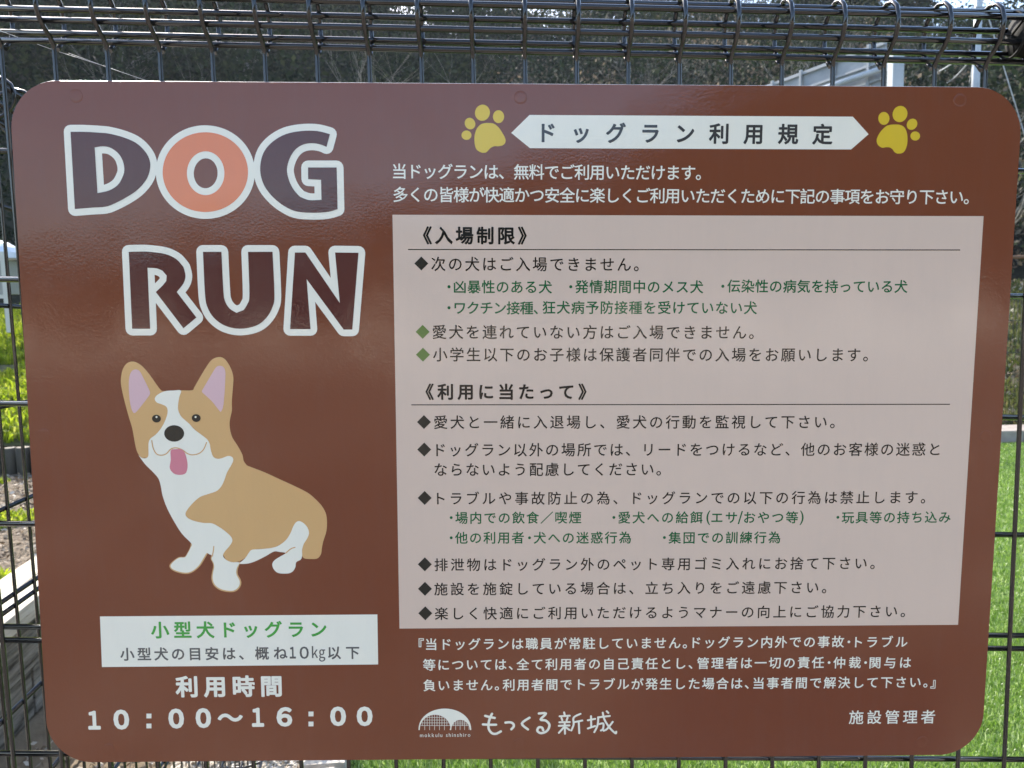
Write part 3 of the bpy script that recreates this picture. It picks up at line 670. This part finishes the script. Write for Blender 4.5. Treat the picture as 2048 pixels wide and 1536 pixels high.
def ico_cloud(C, s, seed=3):
    r = np.random.default_rng(seed); n = len(C); O = np.array([(1, 0, 0), (-1, 0, 0), (0, 1, 0), (0, -1, 0), (0, 0, 1), (0, 0, -1)], float)
    V = (O[None] * (s * r.uniform(.5, 1.3, (n, 1, 1))) * r.uniform(.6, 1.2, (n, 6, 1)) * np.array([1, 1, .6]) + C[:, None, :])
    an = r.uniform(0, 6.28, n)
    F = np.array([(0, 2, 4), (2, 1, 4), (1, 3, 4), (3, 0, 4), (2, 0, 5), (1, 2, 5), (3, 1, 5), (0, 3, 5)])
    return V.reshape(-1, 3), (np.arange(n)[:, None, None] * 6 + F[None]).reshape(-1, 3)
n = 26000; X = -.64 - np.abs(rng.normal(0, .17, n)); Y = rng.uniform(.0, 5.9, n) ** 1.0; 
V, F = ico_cloud(np.stack([X, Y, np.full(n, .010)], 1), .0075)
M_peb = leaf_mat('pebble_grit', [(0, (.18, .15, .12)), (.35, (.45, .38, .28)), (.7, (.66, .60, .50)), (1, (.75, .70, .62))], 0, .8)
obj('gravel', mesh_np('gravel', V, F), M_peb, kind='stuff', label='pale yellowish gravel covering the path under the side fence', cat='gravel')
M_turf = leaf_mat('turf_blade', [(0, (.07, .16, .015)), (.4, (.18, .32, .035)), (.75, (.29, .42, .08)), (1, (.55, .64, .34))], .5, .3, .6)
def region(n, x0, x1, y0, y1): return rng.uniform(x0, x1, n), rng.uniform(y0, y1, n)
Vs, Fs, off = [], [], 0
for n, x0, x1, y0, y1, h, wd in ((14000, -.49, 2.4, .0, 1.0, .026, .0036), (110000, -.49, 2.6, 1.0, 2.5, .021, .0026), (150000, 1.0, 5.6, 2.5, 6.08, .022, .0034), (40000, -.49, 1.0, 2.5, 6.08, .028, .0045), (18000, 5.6, 9, 1.5, 6.08, .03, .007)):
    X, Y = region(n, x0, x1, y0, y1); V, F = blades(X, Y, np.full(n, .005), h, wd, .9, int(n)); Vs.append(V); Fs.append(F + off); off += len(V)
obj('artificial_turf', mesh_np('turf', np.concatenate(Vs), np.concatenate(Fs)), M_turf, kind='stuff', label='bright green artificial turf of short glossy blades', cat='turf')
M_weed = leaf_mat('weed_leaf', [(0, (.11, .17, .01)), (.4, (.28, .38, .015)), (.8, (.40, .46, .03)), (1, (.48, .48, .10))], .6, .5)
def patches(X, Y, s, seed, thr): return fnoise(X, Y, s, seed) > thr
Vs, Fs, off = [], [], 0
X, Y = region(16000, -1.52, -.95, .2, 5.8); k = fnoise(X, Y, 4.5, 12) > -.05; X, Y = X[k], Y[k]; V, F = blades(X, Y, np.zeros(len(X)), .05, .006, 1.3, 77); Vs.append(V); Fs.append(F); off = len(V)
for n, x0, x1, y0, y1, hf, h, wd, thr in ((80000, -6, -1.9, 1.2, 5.3, lambda X, Y: .028 + .025 * fnoise(X, Y, 2.2, 4), .045, .011, .0), (170000, -11, -1.3, 5.8, 16, bank_left, .13, .02, -.55)):
    X, Y = region(n, x0, x1, y0, y1); k = patches(X, Y, 2.6, 6, thr); X, Y = X[k], Y[k]
    V, F = blades(X, Y, hf(X, Y), h, wd, 1.2, n); Vs.append(V); Fs.append(F + off); off += len(V)
obj('weeds', mesh_np('weeds', np.concatenate(Vs), np.concatenate(Fs)), M_weed, kind='stuff', label='sunlit yellow green weeds over the bed and bank at left', cat='weeds')
X, Y = region(90000, 1, 14, 6.9, 15); k = patches(X, Y, 1.4, 8, .18); X, Y = X[k], Y[k]
M_weed2 = leaf_mat('dull_weed_leaf', [(0, (.06, .07, .02)), (.5, (.12, .15, .03)), (.85, (.22, .22, .06)), (1, (.30, .24, .12))], .35, .6)
V, F = blades(X, Y, bank_right(X, Y), .14, .022, 1.2, 5)
obj('weeds', mesh_np('weeds_right', V, F), M_weed2, kind='stuff', label='patchy green weeds on the brown slope beyond the far fence', cat='weeds')
# leaf litter
M_lit = leaf_mat('dry_leaf', [(0, (.10, .07, .045)), (.4, (.26, .19, .12)), (.8, (.48, .40, .30)), (1, (.62, .56, .46))], .1, .7)
X, Y = region(16000, -6, -1.9, .5, 5.55); V, F = leaves(np.stack([X, Y, .035 + .025 * fnoise(X, Y, 2.2, 4)], 1), .045, .5, 5)
V[:, 2] = np.clip(V[:, 2], .012, .07)
X, Y = region(7000, -1.52, -.9, .0, 5.8); V_, F_ = leaves(np.stack([X, Y, np.full(len(X), .012)], 1), .028, .45, 15); V_[:, 2] = np.clip(V_[:, 2], .004, .03); F = np.concatenate([F, F_ + len(V)]); V = np.concatenate([V, V_])
obj('leaf_litter', mesh_np('leaf_litter', V, F), M_lit, kind='stuff', label='dry brown leaf litter and twigs on the planting bed', cat='leaf litter')
X, Y = region(40000, 1, 14, 6.9, 15); V, F = leaves(np.stack([X, Y, bank_right(X, Y) + .02], 1), .10, .5, 6)
obj('leaf_litter', mesh_np('leaf_litter_right', V, F), M_lit, kind='stuff', label='dry leaves and stalks on the slope beyond the far fence', cat='leaf litter')

# ---------------------------------------------------------------- woods on the hill
M_ever = leaf_mat('evergreen_leaf', [(0, (.008, .015, .007)), (.4, (.014, .026, .010)), (.8, (.026, .042, .014)), (1, (.05, .06, .025))], .15, .8, .08, .22)
M_dry = leaf_mat('dry_scrub_leaf', [(0, (.045, .04, .028)), (.5, (.11, .095, .065)), (1, (.20, .18, .13))], .3, .7, .3, .3)
M_bark = noise_mat('pale_bark', [(.3, (.12, .11, .095)), (.7, (.30, .28, .24))], 12, .9, .6, .01)
M_bark2 = noise_mat('dark_bark', [(.3, (.035, .028, .022)), (.7, (.09, .07, .055))], 8, .9, .6, .02)
def hill_pts(n, a0, a1, d0, d1, seed):
    r = np.random.default_rng(seed); a = np.radians(r.uniform(a0, a1, n)); d = np.sqrt(r.uniform(d0 ** 2, d1 ** 2, n))
    return d * np.sin(a), d * np.cos(a) - .77
def crown_mass(name, nc, per, a0, a1, d0, d1, size, rad, mat, label, cat, seed, hfun=None):
    X, Y = hill_pts(nc, a0, a1, d0, d1, seed); r = np.random.default_rng(seed + 1)
    Zc = hill_h(X, Y) + r.uniform(.8, 3.2, nc); rr = rad * r.uniform(.6, 1.4, nc)
    d = r.normal(size=(nc, per, 3)); d /= np.linalg.norm(d, axis=2)[..., None]; d *= r.uniform(.55, 1, (nc, per, 1)) * (1 + .35 * np.sin(d[..., :1] * 7 + d[..., 2:] * 9))
    C = np.stack([X, Y, Zc], 1)[:, None] + d * rr[:, None, None] * np.array([1, 1, 1.15])
    V, F = leaves(C.reshape(-1, 3), size, .55, seed)
    return obj(name, mesh_np(name, V, F), mat, kind='stuff', label=label, cat=cat)
crown_mass('evergreen_wood', 760, 620, -56, 56, 27, 57, .23, 1.9, M_ever, 'dark evergreen wood covering the hillside behind the fence', 'wood', 21)
crown_mass('dry_scrub', 300, 460, 0, 38, 22, 54, .16, 1.4, M_dry, 'brown leafless scrub among the evergreens on the right part of the hill', 'scrub', 31)
crown_mass('hill_foot_bushes', 90, 520, -50, 55, 17, 26, .15, 1.2, M_ever, 'dark bushes along the foot of the wooded hill', 'bushes', 41)

def tree(name, base, height, r0, mat, label, cat='tree', seed=1, spread=.55, depth=4, group=None, lean=(0, 0), leaf=None, split=3):
    rr = random.Random(seed); t = empty(name, base, label=label, cat=cat, group=group); tr = MB(); br = MB(); tips = []
    def grow(p, d, L, r, lev, buf):
        pts = [p]; rad = [r]; dd = d.copy(); nseg = 5
        for s_ in range(nseg):
            dd = (dd + Vector((rr.gauss(0, .13), rr.gauss(0, .13), rr.gauss(.03, .08)))).normalized(); p = p + dd * L / nseg; pts.append(p); rad.append(r * (1 - .55 * (s_ + 1) / nseg))
        buf.tube(pts, rad, 7 if lev < 2 else 4, True)
        if lev >= depth: tips.append(p); return
        for k in range(split if lev else split + 1):
            j = rr.randint(2, nseg); a = rr.uniform(0, 6.28); nd = (dd + Vector((math.cos(a), math.sin(a), rr.uniform(-.1, .5))) * spread * rr.uniform(.7, 1.4)).normalized()
            grow(pts[j], nd, L * rr.uniform(.55, .78), rad[j] * .68, lev + 1, br)
        if lev: tips.append(p)
    grow(Vector((0, 0, 0)), Vector((lean[0], lean[1], 1)).normalized(), height * .42, r0, 0, tr)
    tr.build('trunk', mat, t); br.build('branches', mat, t)
    if leaf:
        mt, n_, sz, rad_ = leaf; T_ = np.array([tuple(q) for q in tips]); r2 = np.random.default_rng(seed)
        C = T_[r2.integers(0, len(T_), n_)] + r2.normal(size=(n_, 3)) * rad_; V, F = leaves(C, sz, .5, seed); obj('crown', mesh_np('crown', V, F), mt, t)
    return t
tree('bare_tree', (-2.05, 6.9, .4), 4.6, .055, M_bark, 'pale pruned bare tree left of centre, its twigs just above the sign', seed=3, spread=.5)
tree('bare_tree', (-1.55, 7.3, .45), 4.4, .05, M_bark, 'second pale bare tree just right of the pruned one, above the sign', seed=9, spread=.6)
tree('bare_tree', (-3.2, 9.5, .9), 5.2, .05, M_bark, 'thin bare tree farther left with spindly upright twigs', seed=12, spread=.45)
tree('leaning_tree', (7.05, 10.4, .6), 4.2, .11, M_bark, 'grey tree with leaning trunk beyond the far fence at the right edge', seed=5, spread=.6, lean=(.25, 0))
i = 0
for az, d, hh in ((-26, 30, 6), (-17, 33, 6), (6, 27, 6.5), (9, 29, 6), (13, 26, 6), (19, 28, 7), (24, 30, 7), (29, 33, 6)):
    x, y = d * math.sin(R(az)), d * math.cos(R(az)) - .77; z = float(hill_h(np.array([x]), np.array([y]))[0]) - .2
    tree('bare_tree', (x, y, z), hh, .12, M_bark, ['spindly bare tree on the dark hillside at far left', 'bare tree on the dark hillside above the letter D', 'bare grey tree on the hill above the title banner', 'twiggy bare tree right beside the one above the title banner', 'bare tree with tangled pale branches above the banner centre', 'bare tree on the hill left of the road sign', 'bare tree on the hill just behind the road sign', 'bare tree on the hill between road sign and utility pole'][i], seed=40 + i, spread=.6, depth=4); i += 1
for j, (az, d, hh) in enumerate(((-4, 52, 6.5), (1.5, 54, 5.5), (8.5, 52, 7), (15, 53, 6.5), (20, 54, 7), (24.5, 52, 7), (28, 54, 5.5), (35, 52, 7))):
    x, y = d * math.sin(R(az)), d * math.cos(R(az)) - .77; z = float(hill_h(np.array([x]), np.array([y]))[0]) + .3
    tree('ridge_tree', (x, y, z), hh, .14, M_bark2, ['broad dark tree on the ridge left of the bright sky gap', 'low tree on the ridge inside the bright sky gap', 'dark tree on the ridge right of the bright sky gap', 'dark ridge tree above the right half of the banner', 'dark ridge tree above the end of the banner', 'tall dark ridge tree left of the open sky', 'small ridge tree against the open sky at right', 'dark ridge tree at the right edge of the picture'][j], seed=70 + j, depth=3, leaf=(M_ever, 5000, .30, .55), spread=.7)

# ---------------------------------------------------------------- road sign, poles, cables
M_galv = noise_mat('galvanised_steel', [(.3, (.36, .40, .43)), (.7, (.50, .54, .57))], 3, .45, .1, .002, spec=.6)
M_alu = noise_mat('dull_aluminium', [(.3, (.26, .29, .31)), (.7, (.36, .39, .41))], 2, .5, .1, .002, spec=.6)
up = empty('utility_pole', (10.24, 16, 0), label='tall pale concrete utility pole near the right edge', cat='pole')
m = MB(); m.tube([(0, 0, 0), (-.02, 0, 11.5)], [.095, .065], 16); m.build('shaft', M_galv, up)
m = MB(); m.box((-.02, 0, 7.35), (.24, .24, .05)); m.build('band', M_alu, up)
rs = empty('road_sign', (7.49, 14, 0), label='back of a large grey road sign on a cantilever arm, right of centre', cat='sign')
m = MB(); m.box((0, 0, 2.95), (.21, .21, 5.9)); m.build('post', M_galv, rs)
ad = Vector((6.43 - 7.26, 15.92 - 14.03, 0)).normalized(); m = MB()
for z, ln in ((5.68, 3.9), (5.1, 3.9)): m.tube([(0, 0, z), tuple(ad * ln + Vector((0, 0, z)))], .06, 12)
m.build('arm', M_galv, rs)
nrm = Vector((ad.y, -ad.x, 0)); pc = ad * 2.0 + nrm * .16; ang = math.atan2(ad.y, ad.x)
m = MB(); m.box((pc.x, pc.y, 5.38), (3.3, .02, 1.72), ang); m.build('sign_face', M_alu, rs)
pm = MB(); pm.box((0, 0, 0), (3.3, .05, .045)); pm = pm.mesh('rib')
for k in range(6): obj('rib', pm, M_alu, rs, (pc.x - nrm.x * .037, pc.y - nrm.y * .037, 4.58 + k * .32), (0, 0, ang))
vm = MB(); vm.box((0, 0, 0), (.06, .05, 1.76)); vm = vm.mesh('stiffener')
for k in (-1.3, -.45, .45, 1.3):
    q = pc + ad * k - nrm * .065; obj('stiffener', vm, M_alu, rs, (q.x, q.y, 5.38), (0, 0, ang))
for lab, a, b2, r in (('pale overhead cable nearest the utility pole, sloping down to the left', (10.16, 16, 6.2), (22, 36, 10.9), .022), ('overhead cable just above the lowest one by the pole', (10.13, 16, 6.36), (20.5, 36, 11.2), .016), ('uppermost overhead cable sloping left from the pole', (10.13, 16, 6.55), (19.2, 36, 11.5), .016), ('thin guy wire slanting down to the right of the pole', (10.30, 16, 7.6), (12.2, 16.1, 2.6), .010)):
    m = MB(); A_, B_ = Vector(a), Vector(b2); m.tube([A_.lerp(B_, t_ / 8) - Vector((0, 0, (.25 if 'guy' not in lab else 0) * 4 * t_ / 8 * (1 - t_ / 8))) for t_ in range(9)], r, 6); m.build('cable', M_galv, label=lab, cat='cable', group='cables by the utility pole')
# grey cabinet under a white ribbed dome, left edge
M_cab, _, _ = principled('cabinet_grey', (.34, .33, .30), .6); M_wht, _, _ = principled('white_cover', (.74, .78, .84), .4); M_frm, _, _ = principled('pale_frame', (.62, .60, .54), .5)
cb = empty('covered_cabinet', (-6.42, 9.2, 1.1), label='grey cabinet on legs under a white ribbed dome at the left edge', cat='cabinet')
m = MB(); m.box((0, 0, .74), (.50, .4, .42)); m.build('cabinet_body', M_cab, cb)
m = MB()
for a in (-.26, .26): m.box((a, -.21, .55), (.05, .04, 1.0))
for z in (.50, .96): m.box((0, -.21, z), (.47, .03, .05))
m.build('frame', M_frm, cb)
m = MB(); ns = 18
V = []; F = []
for a in range(6):
    for b3 in range(ns):
        th = R(a * 18); rr_ = .34 * math.cos(th) * (1 if b3 % 2 else .965); V.append((rr_ * math.cos(2 * math.pi * b3 / ns), rr_ * math.sin(2 * math.pi * b3 / ns), .98 + .24 * math.sin(th)))
for a in range(5):
    for b3 in range(ns): F.append((a * ns + b3, a * ns + (b3 + 1) % ns, (a + 1) * ns + (b3 + 1) % ns, (a + 1) * ns + b3))
m.add(V, F); m.build('dome_cover', M_wht, cb)
# guard rail on the slope at right
gr = empty('guard_rail', (0, 13.6, 0), label='low pale rail along the top of the slope beyond the far fence', cat='rail')
m = MB(); m.tube([(4, 0, 2.05), (16, 0, 2.05)], .035, 8); m.build('rail', M_timber, gr)
for k in range(7):
    m = MB(); m.tube([(4 + k * 2, 0, 1.2), (4 + k * 2, 0, 2.1)], .04, 8); m.build('post', M_alu, gr)
# dark cable coil on the gravel by the stones
m = MB(); pts = [(-.80 + .07 * math.cos(t_ * .5) + .012 * math.sin(t_ * 1.3), 1.42 + .075 * math.sin(t_ * .5), .016 + .002 * t_) for t_ in range(40)] + [(-.73, 1.30, .02), (-.70, 1.05, .018), (-.74, .7, .018)]
m.tube(pts, .0045, 6); m.build('black_hose', M_post, label='thin black hose coiled on the gravel beside the stone edging', cat='hose')

SPA, SPB, SPC, SPD, SPE = (-.5145, .012, 1.6349), (-.4356, .012, 1.6053), (-.391, .012, 1.5906), (-.3501, .012, 1.5758), (-.4229, .012, 1.6028)
m = MB(); m.tube([SPA, SPB], .00022, 4); m.tube([SPB, SPC], .00018, 4); m.tube([SPC, SPD], .00018, 4); m.tube([SPE, SPC], .00016, 4)
M_silk, _, _ = principled('spider_silk', (.8, .8, .8), .2, .8); m.build('spider_thread', M_silk, label='fine spider threads strung between the wires above the top left corner', cat='spider thread')
# thin volume added to imitate veiling lens flare over the wooded hill
hm = bpy.data.materials.new('flare_veil'); hm.use_nodes = True; ht = hm.node_tree; ht.nodes.clear()
ho = ht.nodes.new('ShaderNodeOutputMaterial'); hv = ht.nodes.new('ShaderNodeVolumePrincipled'); ht.links.new(hv.outputs[0], ho.inputs['Volume'])
hv.inputs['Color'].default_value = (.80, .88, 1, 1); hv.inputs['Density'].default_value = .00042; hv.inputs['Anisotropy'].default_value = .35
m = MB(); m.box((0, 0, 16), (1300, 1300, 36)); obj('flare_veil', m.mesh('flare_veil'), hm, kind='stuff', label='thin bluish volume added as veiling lens flare in front of the wooded hill', cat='flare_veil')
